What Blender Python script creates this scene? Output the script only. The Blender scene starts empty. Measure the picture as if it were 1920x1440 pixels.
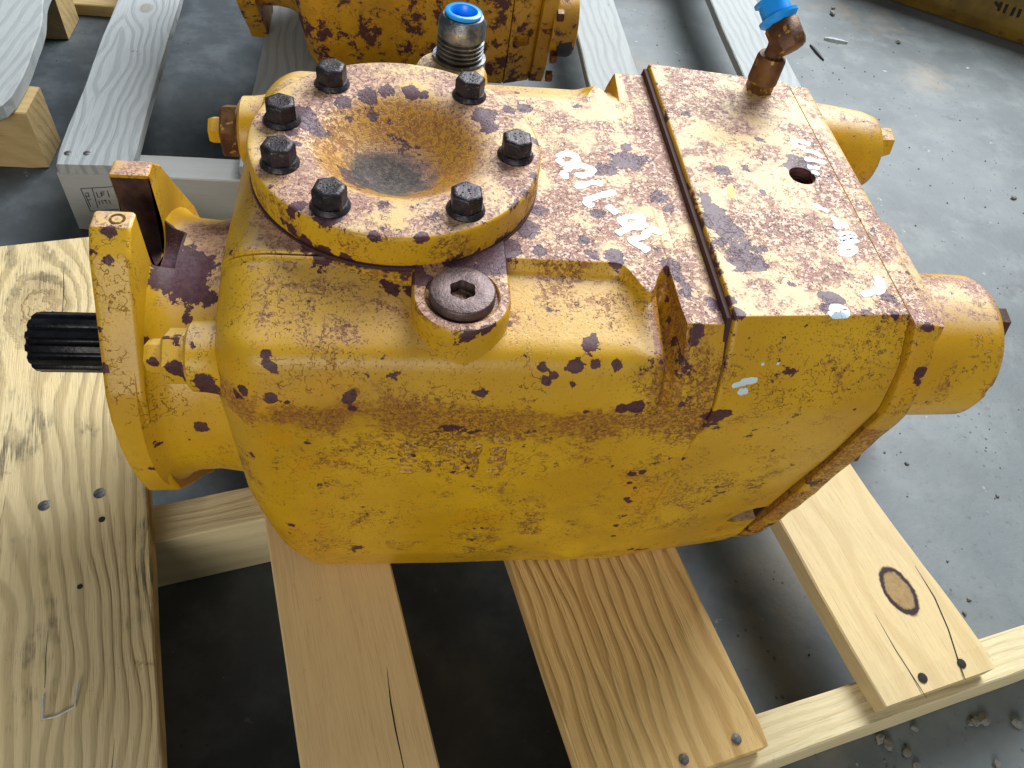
import bpy, bmesh, math, random
from mathutils import Vector, Matrix, noise as mnoise
from mathutils.bvhtree import BVHTree
R = math.radians
random.seed(7)
S = bpy.context.scene
COL = S.collection

# ------------------------------------------------------------------ camera
CAM = Vector((0.00267, -0.41618, 0.74657))
CR = Vector((0.98949, -0.07896, 0.12116)).normalized()
CF = Vector((0.14414, 0.60637, -0.78201)).normalized()
CU = CR.cross(CF).normalized()
FPX = 1453.62
PAL = 0.232275            # turn of the front pallet against the pump
cd = bpy.data.cameras.new('camera'); cam = bpy.data.objects.new('camera', cd); COL.objects.link(cam)
cd.sensor_width = 36.0; cd.lens = FPX / 1920 * 36.0; cd.clip_start = 0.02; cd.clip_end = 100
M = Matrix.Identity(4)
for i in range(3):
    M[i][0] = CR[i]; M[i][1] = CU[i]; M[i][2] = -CF[i]; M[i][3] = CAM[i]
cam.matrix_world = M
S.camera = cam

def ray(px, py):
    return (CF * FPX + CR * (px - 960) - CU * (py - 720)).normalized()
def on_z(px, py, z):
    d = ray(px, py); return CAM + d * ((z - CAM.z) / d.z)

# ------------------------------------------------------------------ light
w = bpy.data.worlds.new('World'); S.world = w; w.use_nodes = True
w.node_tree.nodes['Background'].inputs[0].default_value = (0.72, 0.87, 1.0, 1)
w.node_tree.nodes['Background'].inputs[1].default_value = 0.155
def area(name, loc, target, size, power, col):
    l = bpy.data.lights.new(name, 'AREA'); l.shape = 'RECTANGLE'; l.size = size[0]; l.size_y = size[1]
    l.energy = power; l.color = col
    o = bpy.data.objects.new(name, l); COL.objects.link(o); o.location = loc
    o.rotation_euler = (Vector(target) - Vector(loc)).to_track_quat('-Z', 'Y').to_euler()
    return o
area('doorway_light', (1.55, 2.5, 2.9), (0.1, 0.1, 0.2), (2.8, 2.2), 335, (0.93, 0.97, 1.0))
area('front_fill_light', (-.9, -4.0, 1.9), (0.1, 0.0, 0.2), (2.6, 1.4), 100, (1.0, 0.95, 0.86))  # added fill lamp behind the camera, brightens the pump's near side
S.view_settings.view_transform = 'Standard'; S.view_settings.look = 'None'
S.view_settings.exposure = 0.0; S.view_settings.gamma = 1.0
S.render.engine = 'CYCLES'
S.cycles.use_denoising = True
S.cycles.max_bounces = 6

# ------------------------------------------------------------------ node helper
class NT:
    def __init__(s, name):
        s.m = bpy.data.materials.new(name); s.m.use_nodes = True
        s.t = s.m.node_tree; s.t.nodes.clear()
        s.out = s.n('ShaderNodeOutputMaterial'); s.b = s.n('ShaderNodeBsdfPrincipled')
        s.t.links.new(s.b.outputs[0], s.out.inputs[0])
        s.tc = s.n('ShaderNodeTexCoord'); s.P = s.tc.outputs['Object']
    def n(s, t, **k):
        o = s.t.nodes.new(t)
        for a, v in k.items(): setattr(o, a, v)
        return o
    def put(s, i, v):
        if v is None: return
        if hasattr(v, 'links') or isinstance(v, bpy.types.NodeSocket): s.t.links.new(v, i)
        else:
            if i.type == 'RGBA' and len(v) == 3: v = (*v, 1)
            i.default_value = v
    def math(s, op, a, b=None, c=None):
        o = s.n('ShaderNodeMath', operation=op)
        s.put(o.inputs[0], a); s.put(o.inputs[1], b)
        if c is not None: s.put(o.inputs[2], c)
        return o.outputs[0]
    def add(s, a, b): return s.math('ADD', a, b)
    def mul(s, a, b): return s.math('MULTIPLY', a, b)
    def inv(s, a): return s.math('SUBTRACT', 1.0, a)
    def ss(s, x, lo, hi, a=0.0, b=1.0):
        o = s.n('ShaderNodeMapRange', interpolation_type='SMOOTHSTEP')
        s.put(o.inputs[0], x); s.put(o.inputs[1], lo); s.put(o.inputs[2], hi); s.put(o.inputs[3], a); s.put(o.inputs[4], b)
        return o.outputs[0]
    def noise(s, sc, det=4, ro=.55, dist=0, vec=None, col=False):
        o = s.n('ShaderNodeTexNoise')
        s.put(o.inputs['Vector'], vec or s.P); s.put(o.inputs['Scale'], sc); s.put(o.inputs['Detail'], det)
        s.put(o.inputs['Roughness'], ro); s.put(o.inputs['Distortion'], dist)
        return o.outputs[1 if col else 0]
    def vor(s, sc, feat='DISTANCE_TO_EDGE', vec=None):
        o = s.n('ShaderNodeTexVoronoi', feature=feat); s.put(o.inputs['Vector'], vec or s.P); s.put(o.inputs['Scale'], sc)
        return o.outputs['Distance']
    def mix(s, f, a, b):
        o = s.n('ShaderNodeMix', data_type='RGBA'); s.put(o.inputs[0], f); s.put(o.inputs[6], a); s.put(o.inputs[7], b)
        return o.outputs[2]
    def fmix(s, f, a, b):
        o = s.n('ShaderNodeMix', data_type='FLOAT'); s.put(o.inputs[0], f); s.put(o.inputs[2], a); s.put(o.inputs[3], b)
        return o.outputs[0]
    def vmul(s, v, k):
        o = s.n('ShaderNodeVectorMath', operation='MULTIPLY'); s.put(o.inputs[0], v); s.put(o.inputs[1], k); return o.outputs[0]
    def vadd(s, a, b):
        o = s.n('ShaderNodeVectorMath', operation='ADD'); s.put(o.inputs[0], a); s.put(o.inputs[1], b); return o.outputs[0]
    def attr(s, name): return s.n('ShaderNodeAttribute', attribute_name=name).outputs['Fac']
    def sep(s, v):
        o = s.n('ShaderNodeSeparateXYZ'); s.put(o.inputs[0], v); return o.outputs
    def bump(s, h, dist, st=1.0):
        o = s.n('ShaderNodeBump'); s.put(o.inputs['Height'], h); s.put(o.inputs['Distance'], dist); s.put(o.inputs['Strength'], st)
        s.put(s.b.inputs['Normal'], o.outputs[0])
    def fin(s, col, rough=.5, metal=0.0, spec=.5):
        s.put(s.b.inputs['Base Color'], col); s.put(s.b.inputs['Roughness'], rough); s.put(s.b.inputs['Metallic'], metal)
        s.put(s.b.inputs['Specular IOR Level'], spec)
        return s.m

def paint(name, ya=(.535, .285, .006), yb=(.65, .378, .012), chip_thr=.678, chip_sc=38, top=1.0, rust=0.0, flake=0.0, fleck=1.0):
    t = NT(name)
    geo = t.n('ShaderNodeNewGeometry'); nz = t.sep(geo.outputs['Normal'])[2]
    up = t.mul(t.mul(t.ss(nz, .80, .98), top), t.inv(t.mul(t.attr('fresh'), .72)))
    bare = t.attr('bare'); wear = t.attr('wear'); stain = t.attr('stain')
    n1 = t.noise(9, 4); n2 = t.noise(chip_sc, 6, .66); n3 = t.noise(330, 4, .65); n4 = t.noise(700, 3); n5 = t.noise(17, 6, .68); n6 = t.noise(48, 5, .7)
    col = t.mix(t.ss(n1, .35, .65), ya, yb)
    col = t.mix(t.mul(t.ss(t.noise(7, 6, .65), .50, .66), .45), col, (.38, .20, .014))        # ingrained dirt
    col = t.mix(t.mul(t.ss(t.noise(13, 5, .6), .56, .66), .55), col, (.62, .285, .003))        # deeper second coat
    # thin, chalked paint on the flat tops
    chalk = t.mul(up, t.ss(n6, .34, .60, .60, .97))
    col = t.mix(chalk, col, t.mix(t.ss(n5, .40, .62), (.70, .50, .23), (.69, .465, .31)))
    # rust bleeding through in speckled patches
    pm = t.ss(t.add(t.add(n5, t.mul(t.math('SUBTRACT', n6, .5), .5)), t.add(t.mul(up, .105), t.add(t.mul(stain, .20), rust))), .52, .68)
    sp = t.ss(t.add(t.mul(n3, .60), t.add(t.mul(n4, .25), t.mul(n6, .15))), .475, .535)
    rc = t.mix(up, (.26, .085, .016), (.25, .105, .085))
    col = t.mix(t.mul(t.mul(pm, sp), .82), col, rc)
    col = t.mix(t.mul(t.mul(pm, .45), t.ss(stain, .1, .8)), col, t.mix(up, (.32, .115, .014), (.30, .14, .11)))
    col = t.mix(t.mul(t.mul(pm, up), .45), col, (.44, .235, .20))
    # curled hairline crazing
    iso = t.math('ABSOLUTE', t.math('SUBTRACT', t.noise(125, 3, .55), .5))
    crk = t.mul(t.inv(t.ss(iso, .004, .020)), t.ss(t.add(t.noise(24, 4, .6), t.mul(pm, .10)), .47, .58))
    crk = t.mul(crk, t.ss(t.noise(260, 2), .40, .54))
    col = t.mix(t.mul(crk, .78), col, t.mix(up, (.17, .055, .010), (.19, .08, .06)))
    # pin-head flecks
    fl = t.mul(t.ss(t.add(n4, t.mul(t.math('SUBTRACT', n5, .5), .35)), .635, .665), fleck)
    fl = t.mul(fl, t.fmix(up, .55, 1.0))
    # chips down to the dark oxide
    edgen = t.noise(115, 5, .72)
    v = t.add(t.add(n2, t.mul(t.math('SUBTRACT', edgen, .5), .50)), t.mul(wear, .46))
    v = t.add(v, t.add(t.mul(t.math('SUBTRACT', n5, .5), .20), t.mul(t.math('SUBTRACT', n3, .5), .22)))
    chip = t.ss(v, chip_thr, chip_thr + .012)
    v2 = t.add(t.noise(150, 5, .68), t.mul(t.math('SUBTRACT', n5, .5), .40))
    chip = t.math('MAXIMUM', chip, t.ss(t.add(v2, t.mul(up, .02)), .70, .712))
    halo = t.mul(t.ss(v, chip_thr - .035, chip_thr), t.inv(chip))
    col = t.mix(t.mul(halo, .40), col, t.mix(up, (.36, .15, .025), (.62, .42, .26)))
    cc = t.mix(t.ss(n3, .4, .6), (.060, .015, .017), (.088, .026, .026))
    cc = t.mix(up, cc, t.mix(t.ss(n3, .35, .65), (.078, .030, .046), (.125, .056, .072)))  # chips on the tops tinted mauve: sky reflection put into their colour
    col = t.mix(t.mul(fl, .85), col, cc)
    col = t.mix(chip, col, cc)
    bm_ = t.ss(t.add(bare, t.mul(t.math('SUBTRACT', t.noise(60, 6, .72), .5), 1.7)), .34, .95)
    col = t.mix(t.mul(bm_, .92), col, t.mix(t.ss(n3, .40, .62), t.mix(t.ss(n6, .4, .6), (.010, .013, .019), (.036, .040, .046)), (.10, .085, .068)))
    rough = t.fmix(t.mul(pm, sp), t.fmix(up, .38, .47), .68)
    rough = t.fmix(chip, rough, .54); rough = t.fmix(bm_, rough, .85)
    h = t.add(t.mul(t.inv(t.math('MAXIMUM', chip, t.mul(fl, .6))), 1.0), t.add(t.mul(n3, .35), t.mul(n4, .14)))
    h = t.add(h, t.add(t.mul(crk, -.6), t.mul(t.mul(pm, sp), -.40)))
    if flake: h = t.add(h, t.mul(t.ss(v, chip_thr - .06, chip_thr), flake))
    t.bump(h, .0007, .85)
    return t.fin(col, rough)

def metal(name, c1, c2, rough=.45, met=.6, sc=60, bump=.0004, edge=None):
    t = NT(name)
    n = t.noise(sc, 5, .6); n2 = t.noise(sc * 4, 4, .6)
    col = t.mix(t.ss(n, .38, .62), c1, c2)
    if edge: col = t.mix(t.ss(t.noise(sc * 2.2, 5, .65), .60, .63), col, edge)
    t.bump(t.add(n2, n), bump, .7)
    return t.fin(col, t.fmix(n2, rough - .12, rough + .15), met)

def wood(name, ca, cb, freq=55, pith=.0, contrast=1.0, wob=.03, dirt=0.0, knots=(), seed=0.0, ridge=.0006, grey=0.0, grain_z=.35):
    """board along local Y, width X; growth rings round a pith line beside the board"""
    t = NT(name)
    V = t.vadd(t.P, (seed * .37, seed * .61, seed * .13))
    low = t.noise(2.2, 3, .5, vec=t.vmul(V, (2.5, 1.0, 1.0)))
    mid = t.noise(9, 4, .55, vec=t.vmul(V, (1.0, .16, 1.0)))
    x, y, z = t.sep(t.P)
    d = t.math('ABSOLUTE', t.math('SUBTRACT', x, pith))
    d = t.add(d, t.mul(z, grain_z))
    ph = t.add(d, t.add(t.mul(t.math('SUBTRACT', low, .5), wob * 4), t.mul(t.math('SUBTRACT', mid, .5), wob)))
    kcol = []
    for (kx, ky, kr, *kopt) in knots:
        dx = t.math('SUBTRACT', x, kx); dy = t.mul(t.math('SUBTRACT', y, ky), .62)
        q = t.add(t.mul(dx, dx), t.mul(dy, dy))
        dist = t.math('SQRT', t.add(q, t.mul(t.math('SUBTRACT', t.noise(70, 4, .6), .5), kr * kr * .9)))
        g = t.math('EXPONENT', t.mul(q, -1.0 / (kr * 3.0) ** 2))
        ph = t.fmix(g, ph, t.mul(dist, .9))
        kcol.append((dist, kr, kopt))
    s = t.math('SINE', t.mul(ph, freq * 2 * math.pi))
    ring = t.ss(s, -.35, .98)
    fine = t.noise(38, 4, .65, vec=t.vmul(V, (9.0, .5, 9.0)))
    fib = t.noise(160, 3, .6, vec=t.vmul(V, (6.0, .22, 6.0)))
    col = t.mix(t.mul(ring, .62 * contrast), ca, cb)
    col = t.mix(t.mul(t.ss(fine, .42, .66), .32), col, tuple(c * .72 for c in ca))
    col = t.mix(t.mul(t.ss(fib, .56, .72), .35), col, tuple(c * .55 for c in cb))
    col = t.mix(t.mul(t.ss(low, .35, .7), .3), col, tuple(min(1, c * 1.18) for c in ca))
    if grey: col = t.mix(t.mul(t.ss(t.noise(7, 5, .6, vec=V), .3, .65), grey), col, (.36, .38, .385))
    if dirt:
        dm = t.mul(t.ss(t.noise(11, 6, .7, vec=t.vmul(V, (1, .55, 1))), .50, .64), t.ss(t.add(fib, t.mul(ring, .10)), .44, .60))
        col = t.mix(t.mul(dm, dirt), col, (.045, .045, .042))
    # small stains and end checks
    st = t.ss(t.noise(30, 5, .7, vec=V), .66, .72)
    col = t.mix(t.mul(st, .5), col, tuple(c * .45 for c in cb))
    for dist, kr, kopt in kcol:
        inside = t.inv(t.ss(dist, kr * .70, kr * .80)); rim = t.mul(t.inv(t.ss(dist, kr * .95, kr * 1.08)), t.ss(dist, kr * .66, kr * .80))
        col = t.mix(t.mul(inside, .35 if kopt else .8), col, t.mix(t.noise(220, 4, .7), (.10, .05, .015), (.40, .25, .09)))
        col = t.mix(t.mul(rim, .30 if kopt else 1.0), col, (.12, .07, .03) if kopt else (.035, .017, .02))
    h = t.add(t.mul(ring, 1.0 * contrast), t.add(t.mul(fib, .9), t.mul(fine, .6)))
    t.bump(h, ridge, .9)
    return t.fin(col, .72, 0, .3)

def concrete(name):
    t = NT(name)
    a = t.noise(2.3, 6, .6); b = t.noise(14, 6, .65); c = t.noise(90, 5, .65)
    col = t.mix(t.ss(a, .35, .68), (.092, .106, .110), (.150, .170, .175))
    col = t.mix(t.mul(t.ss(b, .42, .7), .5), col, (.21, .228, .23))
    col = t.mix(t.mul(t.ss(t.noise(3.4, 5, .6), .56, .70), .55), col, (.27, .22, .155))     # tan dust
    col = t.mix(t.mul(t.ss(t.noise(26, 5, .7), .655, .72), .75), col, (.50, .50, .48))      # pale spills
    col = t.mix(t.mul(t.ss(t.noise(9, 6, .72), .60, .70), .55), col, (.07, .075, .08))      # oil stains
    col = t.mix(t.mul(t.ss(c, .30, .42, 1, 0), .45), col, (.07, .07, .07))
    sp = t.vor(70, 'F1'); col = t.mix(t.mul(t.inv(t.ss(sp, .10, .16)), t.ss(t.noise(7), .5, .6)), col, (.05, .05, .055))
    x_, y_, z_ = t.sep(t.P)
    dusty_unshaded = t.ss(t.add(t.add(x_, t.mul(y_, .12)), t.mul(t.math('SUBTRACT', t.noise(3.0, 5, .6), .5), .55)), .02, .60)
    col = t.mix(t.mul(t.inv(dusty_unshaded), .72), col, t.mix(t.ss(b, .40, .66), (.028, .037, .046), (.070, .085, .098)))  # left and under-pallet floor darkened: shade of the gaps painted into its colour
    t.bump(t.add(t.mul(b, .8), t.mul(c, .5)), .0012, .6)
    return t.fin(col, t.fmix(a, .42, .62), 0, .45)

def plain(name, c, rough=.5, metal_=0.0, var=.15, sc=80, bump=.0002):
    t = NT(name); n = t.noise(sc, 4, .6)
    col = t.mix(n, tuple(x * (1 - var) for x in c), tuple(min(1, x * (1 + var)) for x in c))
    t.bump(n, bump, .5); return t.fin(col, rough, metal_)

MAT = dict(
    paint=paint('weathered_yellow_paint'),
    disc=paint('cover_yellow_paint', rust=.02),
    paint_side=paint('yellow_paint_clean', chip_thr=.745, rust=-.03, fleck=.4),
    paint_old=paint('flaking_yellow_paint', ya=(.40, .20, .005), yb=(.54, .285, .009), chip_thr=.572, chip_sc=34, top=.5, flake=.6),
    brown=metal('rusty_brown_steel', (.075, .030, .012), (.16, .070, .018), .5, .35, 70, edge=(.38, .22, .03)),
    rust=metal('dark_rust', (.05, .022, .016), (.10, .045, .028), .6, .3, 90),
    bolt=metal('black_oxide_bolt', (.022, .020, .024), (.045, .036, .042), .40, .55, 150, edge=(.12, .075, .055)),
    plug=metal('brown_socket_plug', (.085, .055, .055), (.13, .085, .08), .42, .5, 120),
    shaft=metal('black_steel_shaft', (.010, .010, .012), (.022, .022, .026), .30, .7, 60),
    thread=metal('grey_thread_steel', (.10, .11, .12), (.22, .23, .24), .40, .8, 90, edge=(.30, .27, .20)),
    dark=plain('dark_void', (.012, .008, .007), .8),
    gasket=plain('rust_gasket', (.055, .020, .016), .8, var=.4, sc=120),
    blue=plain('blue_plastic', (.010, .30, .85), .32, var=.06),
    white=plain('white_marker', (.80, .82, .82), .55, var=.08, sc=200),
    whiteblue=plain('pale_blue_paint', (.58, .70, .78), .55, var=.18, sc=200),
    nail=metal('nail_steel', (.10, .09, .09), (.20, .19, .18), .45, .7, 300),
    hole=plain('nail_hole', (.02, .014, .014), .9),
    staple=metal('staple_wire', (.55, .57, .60), (.70, .72, .74), .35, .4, 200),
    rubber=plain('black_rubber', (.02, .02, .022), .6),
    ink=plain('black_stamp_ink', (.035, .035, .04), .7, var=.5, sc=400),
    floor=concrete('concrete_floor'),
    stone=plain('pebble_stone', (.19, .185, .17), .85, var=.5, sc=400, bump=.0006),
    leaf=plain('bright_yellow_flake', (.80, .55, .02), .5),
    ochre=metal('dull_ochre_paint', (.11, .065, .008), (.19, .115, .012), .5, .0, 14, edge=(.10, .05, .012)),
    tan=plain('tan_cast', (.60, .40, .10), .5, sc=60),
)

# ------------------------------------------------------------------ mesh helpers
ORIGIN = {}          # object -> world position of its frame (identity rotation)
def new_obj(name, me, mat=None, parent=None, smooth=True, world=True):
    o = bpy.data.objects.new(name, me); COL.objects.link(o)
    if mat is not None:
        me.materials.clear(); me.materials.append(MAT[mat] if isinstance(mat, str) else mat)
    if parent is not None:
        o.parent = parent
        if world:
            og = ORIGIN[parent]; me.transform(Matrix.Translation(-og)); ORIGIN[o] = og
    if smooth:
        for p in me.polygons: p.use_smooth = True
        me.set_sharp_from_angle(angle=R(38))
    return o
def empty(name, loc, rz=0.0):
    o = bpy.data.objects.new(name, None); COL.objects.link(o); o.location = loc; o.rotation_euler = (0, 0, rz)
    o.empty_display_size = .05; ORIGIN[o] = Vector(loc); return o
def tag(o, label, cat, group=None, kind=None):
    if label: o['label'] = label
    if cat: o['category'] = cat
    if group: o['group'] = group
    if kind: o['kind'] = kind
    return o
def to_mesh(name, bm):
    bmesh.ops.recalc_face_normals(bm, faces=bm.faces[:])
    me = bpy.data.meshes.new(name); bm.to_mesh(me); bm.free(); return me
def loft(bm, rings, cap=True, closed=True):
    vs = [[bm.verts.new(p) for p in r] for r in rings]
    n = len(rings[0])
    for a, b in zip(vs, vs[1:]):
        for i in range(n if closed else n - 1):
            j = (i + 1) % n
            bm.faces.new((a[i], a[j], b[j], b[i]))
    if cap:
        for r in (vs[0], vs[-1]):
            c = bm.verts.new(sum((v.co for v in r), Vector()) / n)
            for i in range(n): bm.faces.new((r[i], r[(i + 1) % n], c))
    return vs
def frame(axis):
    a = Vector(axis).normalized()
    u = a.cross(Vector((0, 0, 1)))
    if u.length < 1e-3: u = Vector((1, 0, 0))
    u.normalize(); return a, u, a.cross(u).normalized()
def revolve(bm, prof, base, axis, seg=48, cap=True, phase=0.0):
    """prof: list of (t along axis, radius)"""
    a, u, v = frame(axis); base = Vector(base); rings = []
    for t, r in prof:
        rings.append([base + a * t + (u * math.cos(k) + v * math.sin(k)) * max(r, 1e-5)
                      for k in (2 * math.pi * i / seg + phase for i in range(seg))])
    return loft(bm, rings, cap)
def refine(prof, step):
    out = [prof[0]]
    for a, b in zip(prof, prof[1:]):
        L = math.hypot(b[0] - a[0], b[1] - a[1]); n = max(1, int(L / step))
        for i in range(1, n + 1): out.append((a[0] + (b[0] - a[0]) * i / n, a[1] + (b[1] - a[1]) * i / n))
    return out
def hexpr(bm, base, axis, af, h, phase=0.0, ch=.12):
    r = af / math.sqrt(3)
    revolve(bm, [(0, r), (h * (1 - ch), r), (h, r * .90)], base, axis, 6, True, phase)
def round_poly(keys, k=6, counts=None, step=.004):
    """closed polygon of (y,z,r) with rounded corners; returns (points, counts) so that profiles correspond"""
    n = len(keys); arcs = []
    for i in range(n):
        p = Vector(keys[i][:2]); a = Vector(keys[i - 1][:2]); b = Vector(keys[(i + 1) % n][:2]); r = keys[i][2]
        d1 = (a - p); d2 = (b - p); l1, l2 = d1.length, d2.length; d1.normalize(); d2.normalize()
        cosv = max(-1, min(1, d1.dot(d2))); half = math.acos(cosv) / 2
        tl = min(r / max(math.tan(half), 1e-3), l1 * .48, l2 * .48)
        p1 = p + d1 * tl; p2 = p + d2 * tl
        arcs.append([p1 * (1 - s) ** 2 + p * 2 * s * (1 - s) + p2 * s * s for s in (j / k for j in range(k + 1))])
    if counts is None:
        counts = [max(1, int((arcs[(i + 1) % n][0] - arcs[i][-1]).length / step)) for i in range(n)]
    pts = []
    for i in range(n):
        pts += arcs[i]
        a = arcs[i][-1]; b = arcs[(i + 1) % n][0]
        for j in range(1, counts[i]): pts.append(a.lerp(b, j / counts[i]))
    return pts, counts
def tube(bm, pts, r, seg=6, closed=False):
    pts = [Vector(p) for p in pts]; rings = []
    n = len(pts)
    for i, p in enumerate(pts):
        d = (pts[min(i + 1, n - 1)] - pts[max(i - 1, 0)]).normalized(); a, u, v = frame(d)
        rings.append([p + (u * math.cos(k) + v * math.sin(k)) * r for k in (2 * math.pi * j / seg for j in range(seg))])
    loft(bm, rings, True)
def prism(bm, pts2, z0, z1, bev=.0, mapf=None):
    mapf = mapf or (lambda x, y, z: Vector((x, y, z)))
    n = len(pts2); c = Vector((sum(p[0] for p in pts2) / n, sum(p[1] for p in pts2) / n))
    def inset(d):
        out = []
        for i in range(n):
            p = Vector(pts2[i][:2]); a = Vector(pts2[i - 1][:2]); b = Vector(pts2[(i + 1) % n][:2])
            t = ((p - a).normalized() + (b - p).normalized()); t.normalize(); nn = Vector((t.y, -t.x))
            out.append(p - nn * d)
        return out
    area2 = sum(pts2[i - 1][0] * pts2[i][1] - pts2[i][0] * pts2[i - 1][1] for i in range(n))
    sg = 1 if area2 > 0 else -1
    lv = [(z0, 0)] + ([(z1 - bev, 0), (z1 - bev * .3, bev * .3), (z1, bev)] if bev else [(z1, 0)])
    loft(bm, [[mapf(p[0], p[1], z) for p in inset(d * sg)] for z, d in lv], True)
def box(bm, lo, hi, bev=0.0):
    r = bmesh.ops.create_cube(bm, size=1)
    for v in r['verts']:
        v.co = Vector([(lo[i] + hi[i]) / 2 + v.co[i] * (hi[i] - lo[i]) for i in range(3)])
    if bev:
        es = set(e for v in r['verts'] for e in v.link_edges)
        bmesh.ops.bevel(bm, geom=list(es), offset=bev, segments=2, affect='EDGES', profile=.6)
def boolean(me, cutters):
    """cut each cutter bmesh out of me"""
    o = bpy.data.objects.new('tmp', me); COL.objects.link(o); tmp = []
    for bm in cutters:
        cm = to_mesh('cut', bm); c = bpy.data.objects.new('tmpc', cm); COL.objects.link(c); tmp.append(c)
        m = o.modifiers.new('b', 'BOOLEAN'); m.operation = 'DIFFERENCE'; m.object = c; m.solver = 'EXACT'
    dg = bpy.context.evaluated_depsgraph_get()
    res = bpy.data.meshes.new_from_object(o.evaluated_get(dg))
    for c in tmp: bpy.data.objects.remove(c, do_unlink=True)
    bpy.data.objects.remove(o, do_unlink=True)
    return res
def sst(x, a, b):
    t = max(0.0, min(1.0, (x - a) / (b - a))); return t * t * (3 - 2 * t)

# ------------------------------------------------------------------ setting: floor
PT = .11                                   # top of the front pallet
bm = bmesh.new(); bmesh.ops.create_grid(bm, x_segments=8, y_segments=8, size=6)
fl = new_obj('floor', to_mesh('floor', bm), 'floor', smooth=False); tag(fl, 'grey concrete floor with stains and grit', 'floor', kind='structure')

# ------------------------------------------------------------------ the pump
T = .434
AX = (.005, .250)                          # shaft axis y, z
pump = empty('hydraulic_pump', (.05, 0, PT))
tag(pump, 'large yellow hydraulic pump with dished round cover, flaking paint and rust, on the front pallet', 'pump')

A = [(-.078, .432, .0020), (-.0830, .4235, .006), (-.1395, .4150, .020), (-.152, .383, .022), (-.1445, .21, .05), (-.139, .165, .02), (-.123, .110, .012),
     (.126, .110, .012), (.151, .170, .02), (.158, .21, .05), (.166, .382, .022), (.132, .418, .02), (.108, .427, .006), (.098, .4295, .003)]
L = [(-.1255, .4305, .0015), (-.128, .427, .003), (-.140, .411, .012), (-.152, .382, .016), (-.1445, .21, .05), (-.139, .165, .02), (-.123, .110, .012),
     (.126, .110, .012), (.151, .170, .02), (.158, .21, .05), (.166, .382, .016), (.152, .412, .012), (.143, .426, .003), (.139, .4300, .0015)]
pa, cnt = round_poly(A, 6, None, .0028); pl_, _ = round_poly(L, 6, cnt)
def casing_mesh(name):
    xs = []; x = -.105
    while x < .1890:
        xs.append(x); x += .0009 if (.150 < x < .172 or x < -.098) else .0026
    xs.append(.1908)
    rings = []
    for x in xs:
        t = max(sst(x, .1640, .1672), .50 * math.exp(-((x - .149) / .0085) ** 2)); q = max(0.0, min(1.0, (-.070 - x) / .035)); ins = .034 * (1 - math.sqrt(max(0, 1 - q * q)))
        k = 1 - ins / .15; ring = []
        for a, b in zip(pa, pl_):
            y, z = a.lerp(b, t)
            if y < -.06 and z > .375:
                win = sst(-y, .080, .092) * (1 - sst(-y, .128, .147))
                z += .0030 * math.exp(-((x - .147) / .010) ** 2) * sst(y, -.125, -.088) * (1 - t) * (1 if z < .4295 else 0)
                z -= .012 * math.exp(-((x - .1605) / .0034) ** 2) * sst(-y, .086, .096) * (1 - sst(-y, .136, .150))
                y += .006 * math.exp(-((x - .1605) / .0034) ** 2) * sst(-y, .110, .130) * (1 - t)
            if y < -.0805 and z > .40: z += .0055 * sst(-x, -.012, .02) * (1 - sst(-y, .084, .128))
            if y < -.09:                                        # lump near the foot
                g = math.exp(-((x - .146) / .016) ** 2 - ((z - .162) / .016) ** 2)
                y -= .006 * g; z -= .002 * g
            y = .007 + (y - .007) * k; z = .27 + (z - .27) * k
            xx = x + max(0, .25 - z) * .11 * sst(-x, .02, .10)
            wv = mnoise.noise(Vector((x * 22, y * 22, z * 22))) * .0007
            ring.append(Vector((xx, y + wv, z + wv * .6 if z < .427 else z)))
        rings.append(ring)
    bm = bmesh.new(); loft(bm, rings); return to_mesh(name, bm)
cuth = bmesh.new(); revolve(cuth, [(.405, .0865), (.46, .0865)], (0, 0, 0), (0, 0, 1), 72)
body = new_obj('casing', boolean(casing_mesh('casing'), [cuth]), 'paint', pump)

# rear block: two slightly different profiles joined
B0 = [(-.127, .439, .0014), (-.1405, .412, .02), (-.152, .383, .03), (-.147, .319, .05), (-.143, .211, .05), (-.135, .150, .03), (-.121, .110, .010),
      (.126, .110, .010), (.147, .150, .03), (.157, .211, .05), (.161, .319, .05), (.166, .383, .03), (.154, .412, .02), (.141, .439, .0014)]
B1 = [(-.1215, .439, .0014), (-.140, .413, .02), (-.1495, .380, .03), (-.1415, .310, .05), (-.126, .211, .05), (-.119, .150, .03), (-.106, .110, .010),
      (.118, .110, .010), (.131, .150, .03), (.140, .211, .05), (.153, .310, .05), (.160, .380, .03), (.145, .413, .02), (.128, .439, .0014)]
q0, bc = round_poly(B0, 6, None, .0028); q1, _ = round_poly(B1, 6, bc)
def block_mesh(name, x0, x1, e=.0012):
    rings = []; n = max(3, int((x1 - x0) / .0026))
    stations = [(x0, e), (x0 + e * .35, e * .35), (x0 + e, 0)] + [(x0 + e + (x1 - x0 - 2 * e) * i / n, 0) for i in range(1, n)] + [(x1 - e, 0), (x1, e * .8)]
    for x, ins in stations:
        t = (x - x0) / (x1 - x0); k = 1 - ins / .15; ring = []
        for a, b in zip(q0, q1):
            y, z = a.lerp(b, t); y = .007 + (y - .007) * k; z = .27 + (z - .27) * k
            wv = mnoise.noise(Vector((x * 20 + 5, y * 20, z * 20))) * .0006
            ring.append(Vector((x, y + (wv if z < .425 else 0), z)))
        rings.append(ring)
    bm = bmesh.new(); loft(bm, rings); return to_mesh(name, bm)
cut1 = bmesh.new(); revolve(cut1, [(-.04, .0085), (.0, .0085), (.0012, .0095), (.01, .0095)], (.2775, .008, .4365), (0, 0, 1), 32)
cut2 = bmesh.new(); prism(cut2, [(.274, .192), (.278, .204), (.285, .2105), (.293, .2135), (.310, .2140), (.310, .186), (.284, .186)], -.20, -.080, 0, lambda x, z, y: Vector((x, y, z)))
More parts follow.
